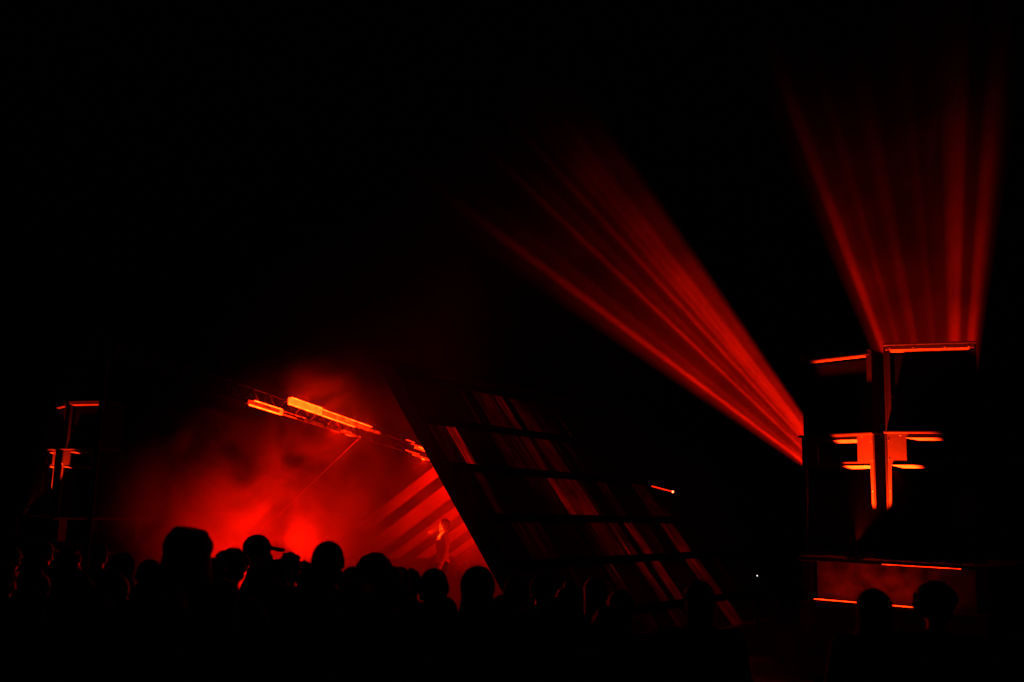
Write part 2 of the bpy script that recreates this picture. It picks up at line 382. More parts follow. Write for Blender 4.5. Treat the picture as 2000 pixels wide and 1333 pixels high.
u1 = inner(Rr, Rl); b1 = Vector((Rl.x - .44, Rl.y - .37, 1.362))
uplight(b1, b1 + Vector((.37, .26, 1)), UP_W, 52, 'small black uplight on the near plinth below the gap', Rl + Vector((-.6, .8, 0)) * 1.2)
u2 = inner(Lr, Ll); b2 = Vector((Ll.x - .44, Ll.y - .37, 1.322))
uplight(b2, b2 + Vector((.37, .26, 1)), UP_W * .35, 50, 'small black uplight on the far plinth below the gap', Ll + Vector((-.6, .8, 0)) * 1.2)

# LED bar lying on the step of the near plinth
cyw, syw = math.cos(ryaw), math.sin(ryaw)
def plw(pl, x, y, z): return Vector(pl.location) + Vector((cyw * x - syw * y, syw * x + cyw * y, z))
lb = thing('led_bar', 'thin red light bar lying along the near plinth step', 'light bar', plw(pl1, -.3, -.2, zl1 - pl1.location.z + .005), ryaw)
part('housing', lb, M['fixture'], lambda bm: bm_box(bm, (-.62, 0, 0), (.72, .05, .022)))
part('diffuser', lb, emis('red_led_strip', 11), lambda bm: bm_box(bm, (-.6, .006, .0225), (.7, .044, .03)))

sb_ = thing('led_strip', 'short thin red light strip under the near plinth slab edge', 'light bar', plw(pl1, .42, -.012, 1.36 - pl1.location.z - .05), ryaw)  # glowing strip added for the highlight on the metal edge
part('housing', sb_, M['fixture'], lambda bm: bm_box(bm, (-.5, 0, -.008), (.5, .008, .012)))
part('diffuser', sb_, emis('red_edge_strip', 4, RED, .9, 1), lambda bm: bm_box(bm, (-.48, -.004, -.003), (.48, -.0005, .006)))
# ------------------------------------------------------------------ beam lights behind the near stack
def fan(name, apex, pts, profile, W, label, vw=.03, size=34):
    """pts: photo pixels on the first and last beam. profile: list of (photo pixel, level) across the fan"""
    fn = (apex - EYEV).normalized()
    def on(p): r_ = ray(*p); return EYEV + r_ * ((apex - EYEV).dot(fn) / r_.dot(fn))
    ax = (on(pts) - apex).normalized()
    dirs = [((on(p) - apex).normalized(), l) for p, l in profile]
    xh = dirs[-1][0] - dirs[0][0]
    l = bpy.data.lights.new(name + '_lamp', 'SPOT'); l.energy = W; l.color = (1, .006, .0003); l.spot_size = R(size); l.spot_blend = .1; l.shadow_soft_size = .02
    o = bpy.data.objects.new(name + '_lamp', l); COL.objects.link(o)
    m = aim(o, apex, apex + ax, xh); X, Yv, Zv = m.col[0].xyz, m.col[1].xyz, m.col[2].xyz
    us = [(d.dot(X) / -d.dot(Zv), lv) for d, lv in dirs]
    lo, hi = us[0][0], us[-1][0]
    l.use_nodes = True; t = l.node_tree; em = t.nodes['Emission']
    tc = t.nodes.new('ShaderNodeTexCoord'); sp = t.nodes.new('ShaderNodeSeparateXYZ'); t.links.new(tc.outputs['Normal'], sp.inputs[0])
    ab = t.nodes.new('ShaderNodeMath'); ab.operation = 'ABSOLUTE'; t.links.new(sp.outputs[2], ab.inputs[0])
    def div(i, sgn):
        a = t.nodes.new('ShaderNodeMath'); a.operation = 'DIVIDE'; t.links.new(sp.outputs[i], a.inputs[0]); t.links.new(ab.outputs[0], a.inputs[1]); return a
    u, v = div(0, 1), div(1, 1)
    mr = t.nodes.new('ShaderNodeMapRange'); mr.inputs['From Min'].default_value = lo * FLIP; mr.inputs['From Max'].default_value = hi * FLIP
    t.links.new(u.outputs[0], mr.inputs['Value'])
    cr = t.nodes.new('ShaderNodeValToRGB'); cr.color_ramp.interpolation = 'LINEAR'; els = cr.color_ramp.elements
    t.links.new(mr.outputs[0], cr.inputs[0])
    els[0].color = (us[0][1],) * 3 + (1,); els[1].color = (us[-1][1],) * 3 + (1,)
    for uu, lv in us[1:-1]:
        e = els.new((uu - lo) / (hi - lo)); e.color = (lv, lv, lv, 1)
    vv = t.nodes.new('ShaderNodeMath'); vv.operation = 'MULTIPLY'; vv.inputs[1].default_value = 1 / vw; t.links.new(v.outputs[0], vv.inputs[0])
    v2 = t.nodes.new('ShaderNodeMath'); v2.operation = 'MULTIPLY'; t.links.new(vv.outputs[0], v2.inputs[0]); t.links.new(vv.outputs[0], v2.inputs[1])
    ng = t.nodes.new('ShaderNodeMath'); ng.operation = 'MULTIPLY'; ng.inputs[1].default_value = -1; t.links.new(v2.outputs[0], ng.inputs[0])
    ex = t.nodes.new('ShaderNodeMath'); ex.operation = 'EXPONENT'; t.links.new(ng.outputs[0], ex.inputs[0])
    ml = t.nodes.new('ShaderNodeMath'); ml.operation = 'MULTIPLY'; t.links.new(cr.outputs[0], ml.inputs[0]); t.links.new(ex.outputs[0], ml.inputs[1])
    t.links.new(ml.outputs[0], em.inputs['Strength'])
    # the fixture itself: base, yoke arms, head with lens
    d = ax; b = Vector((apex.x, apex.y, apex.z - .38)); t_ = thing('beam_light', label, 'stage light', b, 0, 'beam lights behind the near stack')
    c = apex - b - d * .10
    part('base', t_, M['fixture'], lambda bm: bm_box(bm, (-.16, -.16, 0), (.16, .16, .09)), bevel=.01)
    sd = d.cross(Vector((0, 0, 1))).normalized()
    for s in (-1, 1):
        part('yoke_arm', t_, M['fixture'], lambda bm: bm_bar(bm, Vector((0, 0, .09)) + sd * (.15 * s), c - d * .08 + sd * (.15 * s), .03, .06, d))
    hd = part('head', t_, M['fixture'], lambda bm: bm_tube(bm, c - d * .22, c + d * .05, .1, .12, 20))
    part('lens', hd, M['lens'], lambda bm: bm_tube(bm, c + d * .0505, c + d * .06, .105, .105, 20))
    return o
FLIP = 1
def polar(a, deg, r): return (a[0] - r * math.cos(R(deg)), a[1] - r * math.sin(R(deg)))
A1 = (1693, 995); A2 = (1861, 1050)
prof1 = [(33.4, 0), (34.4, .07), (35.2, .16), (36.0, .2), (36.4, .75), (36.8, 1.0), (37.2, .6), (37.6, .24), (39.2, .3), (39.8, .17), (41.5, .14), (42.9, .2), (43.3, .75), (43.6, .7), (44.0, .22), (45.3, .34), (45.8, .18), (47.0, .26), (47.4, .85), (47.7, .7), (48.1, .32),
         (48.8, .4), (49.3, .85), (49.9, .55), (50.6, 1.05), (51.2, .65), (51.9, .95), (53.0, .36), (55.0, .34), (55.6, .12), (56.4, 0)]
prof2 = [(66.2, 0), (67.2, .07), (68.6, .18), (69.2, .85), (69.6, 1.0), (70.2, .8), (70.9, .32), (73, .22), (74.2, .36), (75, .2), (77, .17), (78.6, .34), (79.4, .3), (80.2, .15), (83, .18), (84.4, .28), (85.2, .17), (88.2, .22), (89.6, .75), (90.6, .95), (91.4, .9), (92.2, .26), (93.8, .2), (94.8, .7), (95.6, .75), (96.6, .3), (97.4, .08), (98.6, 0)]
ap1, ap2 = at(*A1, 15.9), at(*A2, 15.9)
FW1, FW2 = 130000, 66000
fan('beam_light', ap1, polar(A1, 45, 500), [(polar(A1, a, 500), l) for a, l in prof1], FW1, 'black moving head behind the near stack throwing the sideways beams')
fan('beam_light', ap2, polar(A2, 82.8, 500), [(polar(A2, a, 500), l) for a, l in prof2], FW2, 'black moving head behind the near stack throwing the upright beams', .035, 40)

# ------------------------------------------------------------------ stage pavilion
K = .8
d1 = Vector(ray(-378, -1305)).normalized(); d2 = Vector(ray(2350, 1005)); d2.z = 0; d2.normalize()
PB0 = EYEV + K * (Vector((.44, 18, 0)) - EYEV)
pn = d1.cross(d2).normalized()                   # points inwards and down
if pn.z > 0: pn = -pn
def pan(s, t, o=0): return PB0 + d2 * (K * s) + d1 * (K * t) + pn * o
root0 = pan(0, -.95)
pav = thing('stage_pavilion', 'dark A-frame stage pavilion clad in corrugated sheets, red smoke inside', 'pavilion', root0)
PT = [-.22, 1.08, 2.25, 3.6, 4.95, 6.4]
SE = [.06, .85, 1.15, 2.25, 2.36, 2.7, 3.53, 3.62, 3.97, 4.3, 4.92, 5.12, 5.52, 5.83, 6.27, 7.0, 7.78, 8.5, 9.3, 9.7, 10.3, 11.1, 11.9, 12.7, 13.5]
TE = [-.95] + PT + [6.72]
LIT = {  # (row, column): translucency level of that sheet
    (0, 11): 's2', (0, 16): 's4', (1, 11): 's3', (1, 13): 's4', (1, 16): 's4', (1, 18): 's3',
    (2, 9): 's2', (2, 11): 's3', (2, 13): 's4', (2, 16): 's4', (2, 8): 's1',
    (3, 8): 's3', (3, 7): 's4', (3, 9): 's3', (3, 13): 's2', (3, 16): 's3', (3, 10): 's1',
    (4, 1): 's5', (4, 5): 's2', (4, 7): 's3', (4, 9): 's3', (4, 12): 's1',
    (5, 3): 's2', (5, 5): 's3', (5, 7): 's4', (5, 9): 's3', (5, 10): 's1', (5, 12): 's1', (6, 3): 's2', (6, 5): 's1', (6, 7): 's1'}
for r_ in range(len(TE) - 1):
    for c_ in range(len(SE) - 1):
        s0, s1, t0, t1 = SE[c_], SE[c_ + 1] + .01, TE[r_], TE[r_ + 1] + .03
        off = .006 * ((r_ + c_) % 2)
        def f(bm):
            n = max(8, int((s1 - s0) / .105 * 6)); prev = None
            for i in range(n + 1):
                s = s0 + (s1 - s0) * i / n; o = .026 * math.sin(s / .105 * 2 * math.pi) - off
                cur = (bm.verts.new(pan(s, t0, o)), bm.verts.new(pan(s, t1, o - .008)))
                if prev: bm.faces.new((prev[0], cur[0], cur[1], prev[1]))
                prev = cur
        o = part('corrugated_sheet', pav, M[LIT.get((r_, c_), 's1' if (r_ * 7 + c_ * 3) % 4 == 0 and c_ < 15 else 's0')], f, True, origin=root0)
        uvl = o.data.uv_layers.new(name='uv')
        for lp_ in o.data.loops:
            k_ = lp_.vertex_index; uvl.data[lp_.index].uv = (s0 + (s1 - s0) * (k_ // 2) / (len(o.data.vertices) // 2 - 1), t1 if k_ % 2 else t0)
for t in PT:
    part('purlin', pav, M['darkwood'], lambda bm: bm_bar(bm, pan(.02, t, -.08), pan(13.55, t, -.08), .12 * K / .8, .07, pn), origin=root0)
part('rake_board', pav, M['darkwood'], lambda bm: bm_bar(bm, pan(.0, -.93, .03), pan(.0, 6.76, .03), .07, .26, pn), origin=root0)
part('rake_board', pav, M['darkwood'], lambda bm: bm_bar(bm, pan(13.57, -.93, .03), pan(13.57, 6.76, .03), .07, .26, pn), origin=root0)
part('ridge_beam', pav, M['darkwood'], lambda bm: bm_bar(bm, pan(-.05, 6.8, .06), pan(13.6, 6.8, .06), .12, .24), origin=root0)
# far roof slope seen from inside
hL = Vector((-d2.y, d2.x, 0)); aL = hL * math.cos(R(32)); aL.z = -math.sin(R(32))
R0 = pan(0, 7.0); nL = d2.cross(aL).normalized(); nL = nL if nL.z < 0 else -nL     # inside face
def slo(s, w_, o=0): return R0 + d2 * s + aL * w_ + nL * o
RS = [4.35, 5.52, 7.0, 8.22, 9.53, 10.7]
for s in RS:
    part('rafter', pav, M['darkwood'], lambda bm: bm_bar(bm, slo(s, .15, .1), slo(s, 7.6, .1), .17, .16, nL), origin=root0)
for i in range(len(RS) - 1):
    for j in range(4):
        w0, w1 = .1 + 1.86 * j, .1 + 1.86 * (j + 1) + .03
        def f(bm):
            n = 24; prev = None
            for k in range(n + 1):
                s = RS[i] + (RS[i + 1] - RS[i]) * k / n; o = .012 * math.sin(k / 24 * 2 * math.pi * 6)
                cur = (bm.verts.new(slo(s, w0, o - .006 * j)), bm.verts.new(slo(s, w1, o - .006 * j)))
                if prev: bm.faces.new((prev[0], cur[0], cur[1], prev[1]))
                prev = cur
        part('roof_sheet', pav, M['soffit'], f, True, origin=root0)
part('eave_beam', pav, M['darkwood'], lambda bm: bm_bar(bm, slo(4.2, 7.5, .26), slo(10.8, 7.5, .26), .14, .14), origin=root0)
for s in (4.4, 7.6, 10.6):
    p = slo(s, 7.5, .34)
    part('post', pav, M['darkwood'], lambda bm: bm_bar(bm, (p.x, p.y, ground_z(20)), p, .12, .12, (1, 0, 0)), origin=root0)
for s in (3.0, 6.5, 10.2):
    p2 = pan(s, -.9, .12); q = pan(s, 6.7, .12)
    part('rafter', pav, M['darkwood'], lambda bm: bm_bar(bm, p2, q, .08, .14, pn), origin=root0)

# ------------------------------------------------------------------ truss over the stage mouth, its glowing bars standing for lit beams
def proj_x(p): q_ = CM.transposed() @ (p - EYEV); return 1000 + FPX * q_.x / -q_.z
def on_line(A_, B_, x):                     # the point of a straight member that shows at photo column x
    a, b = -1.5, 1.5
    for _ in range(50):
        m_ = (a + b) / 2
        if proj_x(A_ + (B_ - A_) * m_) < x: a = m_
        else: b = m_
    return A_ + (B_ - A_) * ((a + b) / 2)
UA, UB = at(270, 680, 13.6), at(850, 884, 21.4); LA, LB = at(270, 718, 13.6), at(850, 901, 21.4)
def up_(x): return on_line(UA, UB, x)
def lo_(x): return on_line(LA, LB, x)
tn, tf = up_(205), up_(846)
tl, tk = lo_(205), lo_(846)
tr = thing('lighting_truss', 'long dark truss carrying red light bars over the smoky stage mouth', 'truss', (tn + tl) / 2)
og = tr.location
part('top_chord', tr, M['fixture'], lambda bm: bm_tube(bm, tn, tf, .014, .014, 10), True, origin=og)
part('bottom_chord', tr, M['fixture'], lambda bm: bm_tube(bm, tl, tk, .014, .014, 10), True, origin=og)
NB = 20
for i in range(NB):
    a = up_(205 + (846 - 205) * i / NB); b = lo_(205 + (846 - 205) * (i + .5) / NB); c = up_(205 + (846 - 205) * (i + 1) / NB)
    part('lacing', tr, M['fixture'], lambda bm: (bm_tube(bm, a, b, .011, .011, 8), bm_tube(bm, b, c, .011, .011, 8)), origin=og)
pp = lo_(845); part('hanger', tr, M['steel'], lambda bm: bm_tube(bm, up_(840), slo(4.35, 2.6, .18), .01, .01, 6), origin=og)
# the slanting stay and two masts that carry the truss
sa = lo_(703); sb = at(545, 1006, sa.y + 3.0); sc = sa + (sb - sa) * ((sa.z - ground_z(18)) / (sa.z - sb.z))
tag(part('stay_pole', None, M['alu'], lambda bm: (bm_tube(bm, sc, sa, .009, .009, 8), bm_tube(bm, sc + Vector((0, 0, -.0)), sc + Vector((0, 0, .012)), .09, .09, 12))),
    'thin slanting metal pole running from the truss down into the red smoke', 'pole')
for x in (207,):
    p = lo_(x)
    part('mast', tr, M['side'], lambda bm: bm_tube(bm, (p.x, p.y, ground_z(p.y)), p, .035, .035, 10), origin=og)
def glow_bar(pf, x0, x1, hgt, cells, label, drop=0.0):
    """cells: (x start, x end, material, frame)"""
    a, b = pf(x0), pf(x1); t = thing('led_batten', label, 'light bar', a, 0, 'red light bars on the truss')  # stand for lit wooden beams, their light put in as glow
    d = (b - a).normalized(); sd = d.cross(Vector((0, 0, 1))).normalized()      # sd: towards +x side (camera right); face is -sd? choose towards camera
    if sd.y > 0: sd = -sd
    up = Vector((0, 0, 1))
    hs = part('housing', t, M['fixture'], lambda bm: bm_bar(bm, a - sd * .01, b - sd * .01, .06, hgt * .55), origin=a)
    for (c0, c1, m, ht) in cells:
        p, q = pf(c0), pf(c1)
        part('light_cell', hs, m, lambda bm: bm_bar(bm, p + sd * .036 + up * ht[0], q + sd * .036 + up * ht[0], .03, ht[1]), origin=a)
    return t
E = {k: emis('red_led_%d' % i, s, RED, nz, sc_) for i, (k, (s, nz, sc_)) in enumerate({
    'hot': (20, .3, 3), 'warm': (6, .85, 3), 'mid': (2.4, .95, 3), 'dim': (1.0, .9, 3), 'faint': (.3, .9, 3), 'edge': (36, .6, 2)}.items())}
glow_bar(up_, 558, 742, .12, [(561, 625, E['hot'], (0, .10)), (566, 625, E['edge'], (.06, .014)), (561, 624, E['edge'], (-.06, .014)), (625.5, 684, E['warm'], (-.01, .085)), (684.5, 716, E['mid'], (-.02, .07)),
                            (716.5, 740, E['dim'], (-.02, .05)), (626, 722, E['edge'], (.045, .009)), (626, 690, E['edge'], (-.062, .009))],
       'brightest red light bar, high on the truss in the smoke')
glow_bar(lo_, 481, 706, .10, [(482, 546, E['dim'], (0, .06)), (484, 547, E['edge'], (-.045, .016)), (494, 546, E['edge'], (.042, .012)), (541, 547.5, E['hot'], (0, .07)),
                            (548, 592, E['mid'], (.02, .012)), (548, 575, E['mid'], (-.03, .014)), (592.5, 660, E['faint'], (-.01, .06)), (668, 682, E['mid'], (.025, .01)), (672, 686, E['warm'], (-.035, .012)), (660.5, 700, E['dim'], (-.005, .035))],
       'lower red light bar with a bright outlined end on the truss')
glow_bar(up_, 788, 842, .10, [(790, 806, E['mid'], (.04, .012)), (800, 840, E['mid'], (.0, .02)), (808, 841, E['warm'], (-.05, .04)), (816, 842, E['edge'], (-.02, .01))],
       'red light bar on the truss close beside the dark sloped roof')
glow_bar(lo_, 786, 843, .09, [(790, 815, E['mid'], (.025, .012)), (804, 842, E['mid'], (-.02, .025)), (822, 826, E['edge'], (-.05, .02)), (796, 838, E['dim'], (.0, .012))],
       'short red light bar on the lower truss tube beside the roof')

# ------------------------------------------------------------------ stage lamps and added fill inside the smoke
S = 1.0
LH = at(550, 1118, 19.2)
L_HOT = spot('stage_lamp', LH, LH + Vector((-.02, -.6, .6)), 950 * S, 140, .9, .2, RED2)
L_HOT2 = point('stage_lamp', at(440, 1128, 20.0), 150 * S, .2, RED2)
L_ROOF = spot('stage_lamp', pan(4.2, 1.6, 1.3), slo(7.3, 3.9), 9500 * S, 46, .8, .1, RED2)
L_PAN = point('stage_lamp', pan(5.2, 2.4, 2.0), 150 * S, .25, RED2)
L_PAN2 = point('stage_lamp', pan(2.2, 3.8, 1.3), 46 * S, .2, RED2)
L_PAN3 = point('stage_lamp', pan(8.0, 1.0, 1.3), 46 * S, .2, RED2)
L_TOP = point('stage_lamp', up_(592) + Vector((0, .25, +.2)), 8 * S, .1, RED2)
L_FILL_MID = point('stage_lamp', lo_(640) + Vector((.1, .35, -.05)), 45 * S, .1, RED2)  # added fill, unseen: brightens the smoke under the truss
L_FILL_END = point('stage_lamp', lo_(826) + Vector((0, .3, -.1)), 22 * S, .1, RED2)  # added fill, unseen: brightens the smoke beside the roof

# ------------------------------------------------------------------ smoke and haze
def vol_base(name):
    m = bpy.data.materials.new(name); m.use_nodes = True; t = m.node_tree
    t.nodes.remove(t.nodes['Principled BSDF']); pv = t.nodes.new('ShaderNodeVolumePrincipled')
    pv.inputs['Color'].default_value = (.9, .9, .9, 1); pv.inputs['Anisotropy'].default_value = .1
    t.links.new(pv.outputs[0], t.nodes['Material Output'].inputs['Volume'])
    return m, t, pv
class N:
    def __init__(s, t): s.t = t
    def v(s, x, inp):
        if isinstance(x, (int, float)): inp.default_value = x
        else: s.t.links.new(x, inp)
    def m(s, op, a, b=0.0, c=None, clamp=False):
        n = s.t.nodes.new('ShaderNodeMath'); n.operation = op; n.use_clamp = clamp; s.v(a, n.inputs[0]); s.v(b, n.inputs[1])
        if c is not None: s.v(c, n.inputs[2])
        return n.outputs[0]
    def sm(s, x, a, b, lo=0., hi=1.):
        n = s.t.nodes.new('ShaderNodeMapRange'); n.interpolation_type = 'SMOOTHSTEP'; s.v(x, n.inputs['Value'])
        n.inputs['From Min'].default_value = a; n.inputs['From Max'].default_value = b; n.inputs['To Min'].default_value = lo; n.inputs['To Max'].default_value = hi
        return n.outputs[0]
    def noise(s, vec, scale, detail=4, rough=.55, dist=0):
        n = s.t.nodes.new('ShaderNodeTexNoise'); s.t.links.new(vec, n.inputs['Vector']); n.inputs['Scale'].default_value = scale
        n.inputs['Detail'].default_value = detail; n.inputs['Roughness'].default_value = rough; n.inputs['Distortion'].default_value = dist
        return n.outputs['Fac']
    def pos(s):
        return s.t.nodes.new('ShaderNodeNewGeometry').outputs['Position']
    def dot(s, p, d, o):
        a = s.t.nodes.new('ShaderNodeVectorMath'); a.operation = 'SUBTRACT'; s.t.links.new(p, a.inputs[0]); a.inputs[1].default_value = o
        b = s.t.nodes.new('ShaderNodeVectorMath'); b.operation = 'DOT_PRODUCT'; s.t.links.new(a.outputs[0], b.inputs[0]); b.inputs[1].default_value = d
        return b.outputs['Value']
    def dist(s, p, o, sc):
        a = s.t.nodes.new('ShaderNodeVectorMath'); a.operation = 'SUBTRACT'; s.t.links.new(p, a.inputs[0]); a.inputs[1].default_value = o
        b = s.t.nodes.new('ShaderNodeVectorMath'); b.operation = 'DIVIDE'; s.t.links.new(a.outputs[0], b.inputs[0]); b.inputs[1].default_value = sc
        c = s.t.nodes.new('ShaderNodeVectorMath'); c.operation = 'LENGTH'; s.t.links.new(b.outputs[0], c.inputs[0]); return c.outputs['Value']
# smoke drifting round the near stack
m, t, pv = vol_base('drifting_smoke'); q = N(t); p = q.pos()
r_ = q.dist(p, (6.3, 16.1, 2.3), (1.28, 1, .94))
dens = q.m('POWER', q.sm(r_, 1.5, 10.5, 1, 0), 2.5)
nz = q.sm(q.noise(p, .8, 4, .6, .5), .32, .68, .55, 1.45)
t.links.new(q.m('MULTIPLY', q.m('MULTIPLY', dens, nz), .10), pv.inputs['Density'])
o = part('smoke', None, None, lambda bm: bm_box(bm, (-5.2, 14.95, 1.3), (14.8, 20.2, 12.4)))
o.data.materials.append(m); tag(o, 'thin smoke drifting behind and above the near speaker stack', 'smoke', None, 'stuff')
# smoke filling the stage
m, t, pv = vol_base('stage_smoke'); q = N(t); p = q.pos()
inside = q.sm(q.dot(p, tuple(pn), tuple(PB0)), .12, .5)
ctr = at(640, 990, 21)
r1 = q.dist(p, tuple(ctr), (4.3, 6.5, 3.7))
base = q.sm(r1, .15, 1.0, 1, 0)
n1 = q.noise(p, .85, 6, .6, 1.0)
n1 = q.sm(n1, .41, .62, .04, 2.1)
plume = q.m('MULTIPLY', q.sm(q.dist(p, tuple(up_(615) + Vector((0, .3, .35))), (.9, 1.0, .7)), 0, 1, 1, 0), 1.0)
nb = hL * math.sin(R(42)); nb.z = math.cos(R(42))
base = q.m('MULTIPLY', base, q.sm(q.dot(p, tuple(nb), tuple(at(600, 800, 19.5))), -1.0, .35, 1, 0))
low = q.sm(q.dot(p, (0, 0, 1), (0, 0, 0)), .2, 3.4, 1.25, .55)
dens = q.m('MULTIPLY', q.m('MULTIPLY', base, low), n1)
dens = q.m('ADD', dens, q.m('MULTIPLY', plume, n1))
dens = q.m('MULTIPLY', dens, inside)
t.links.new(q.m('MULTIPLY', dens, .24), pv.inputs['Density'])
o = part('smoke', None, None, lambda bm: bm_box(bm, (-9.5, 14.7, -.16), (2.2, 28, 6.4)))
o.data.materials.append(m); tag(o, 'billowing red lit smoke filling the stage pavilion', 'smoke', None, 'stuff')
# thin even haze over everything
m, t, pv = vol_base('night_haze'); pv.inputs['Density'].default_value = .0001
o = part('haze', None, None, lambda bm: bm_box(bm, (-160, -160, -1.2), (160, 160, 40)))
o.data.materials.append(m); tag(o, 'thin even night haze over the whole festival ground', 'haze', None, 'stuff')

# ------------------------------------------------------------------ small far lamps
LY = 20.9
tip, tail = at(1314, 961, LY), at(1273, 950, LY)
lp = thing('roof_lamp', 'glowing red tube with a bright bulb fixed to the corrugated roof', 'lamp', (tip + tail) / 2)
part('tube', lp, emis('red_tube', 2.6), lambda bm: bm_tube(bm, tail, tip, .013, .013, 10), origin=lp.location)
part('bulb', lp, emis('warm_bulb', 14, (1, .1, .03)), lambda bm: bm_ell(bm, tip, (.024,) * 3), True, origin=lp.location)
for e_ in (tip, tail): part('bracket', lp, M['fixture'], lambda bm: bm_tube(bm, e_ + pn * .02, e_ + pn * 1.0, .012, .012, 8), origin=lp.location)
wp = at(1479, 1125, 17)
wl = thing('lamp_post', 'tiny white light far away in the dark past the stage', 'lamp', Vector((wp.x, wp.y, ground_z(17))))
part('post', wl, M['fixture'], lambda bm: bm_tube(bm, (wp.x, wp.y + .03, ground_z(17)), (wp.x, wp.y + .03, wp.z + .08), .02, .02, 8), origin=wl.location)
part('bulb', wl, emis('white_bulb', 1.5, (1, .95, .9)), lambda bm: bm_ell(bm, wp, (.011,) * 3), True, origin=wl.location)

# ------------------------------------------------------------------ people
JOBS = []                                     # shapes to be melted into one surface, all at once at the end
def remesh(bm, voxel, smooth=2):
    me = bpy.data.meshes.new('shape'); bm.to_mesh(me); bm.free()
    JOBS.append((me, voxel, smooth)); return me
def melt():
    obs = []
    for me, voxel, smooth in JOBS:
        o = bpy.data.objects.new('shape', me); COL.objects.link(o)
        md = o.modifiers.new('r', 'REMESH'); md.mode = 'VOXEL'; md.voxel_size = voxel; md.use_smooth_shade = True
        sm = o.modifiers.new('s', 'SMOOTH'); sm.iterations = smooth; sm.factor = .5
        obs.append(o)
    dg = bpy.context.evaluated_depsgraph_get()
    new = {o.data.name: bpy.data.meshes.new_from_object(o.evaluated_get(dg)) for o in obs}
    for o in obs: bpy.data.objects.remove(o)
    for o in COL.objects:
        if o.type == 'MESH' and o.data.name in new: o.data = new[o.data.name]
def arm_pts(side, pose):
    s = side
    sh = Vector((s * .19, 0, 1.42))
    P_ = {'down': ((s * .25, -.02, 1.14), (s * .25, .06, .9)),
          'bent': ((s * .26, .02, 1.15), (s * .12, .24, 1.12)),
          'pocket': ((s * .29, -.06, 1.16), (s * .2, .08, .95)),
          'raised': ((s * .3, .12, 1.42), (s * .26, .22, 1.66)),
          'high': ((s * .26, .1, 1.62), (s * .2, .16, 1.86))}[pose]
    return sh, Vector(P_[0]), Vector(P_[1])
def hand(bm, el, wr, s, curl=.5):
    d = (wr - el).normalized(); sd = Vector((0, 1, 0)); sd = (sd - d * sd.dot(d)).normalized(); n_ = d.cross(sd) * -s
    palm = wr + d * .05
    bm_ell(bm, palm, (.024, .042, .05), (d.to_track_quat('Z', 'Y')).to_euler(), 14, 10)
    for k, (off, ln) in enumerate(((-.033, .058), (-.011, .07), (.011, .075), (.033, .068))):
        a = palm + d * .042 + sd * off; b = a + (d * (1 - curl * .5) + n_ * curl * .4).normalized() * ln * .55; c = b + (d * (1 - curl) + n_ * curl).normalized() * ln * .5
        bm_caps(bm, a, .0095, b, .009); bm_caps(bm, b, .009, c, .0075)
    a = palm - d * .015 + sd * .034; b = a + (d * .6 + sd * .7 + n_ * .2).normalized() * .042; c = b + (d * .8 + sd * .35 + n_ * .3).normalized() * .03
    bm_caps(bm, a, .012, b, .011); bm_caps(bm, b, .011, c, .009)
HEADC = Vector((0, .02, 1.625))
def head_shapes(bm, tilt):
    def T(p): return tilt @ (Vector(p))
    bm_ell(bm, T((0, .0, 1.645)), (.076, .095, .098)); bm_ell(bm, T((0, .028, 1.575)), (.058, .072, .07))
    bm_caps(bm, T((0, .096, 1.615)), .012, T((0, .113, 1.582)), .014)                # nose
    bm_ell(bm, T((0, .086, 1.64)), (.05, .02, .012))                                    # brow
    bm_ell(bm, T((0, .09, 1.548)), (.022, .014, .007)); bm_ell(bm, T((0, .082, 1.52)), (.026, .022, .02))   # lips, chin
    for s in (-1, 1):
        bm_ell(bm, T((s * .078, -.005, 1.6)), (.012, .022, .033)); bm_ell(bm, T((s * .03, .084, 1.615)), (.012, .01, .008)); bm_ell(bm, T((s * .045, .062, 1.58)), (.025, .025, .03))
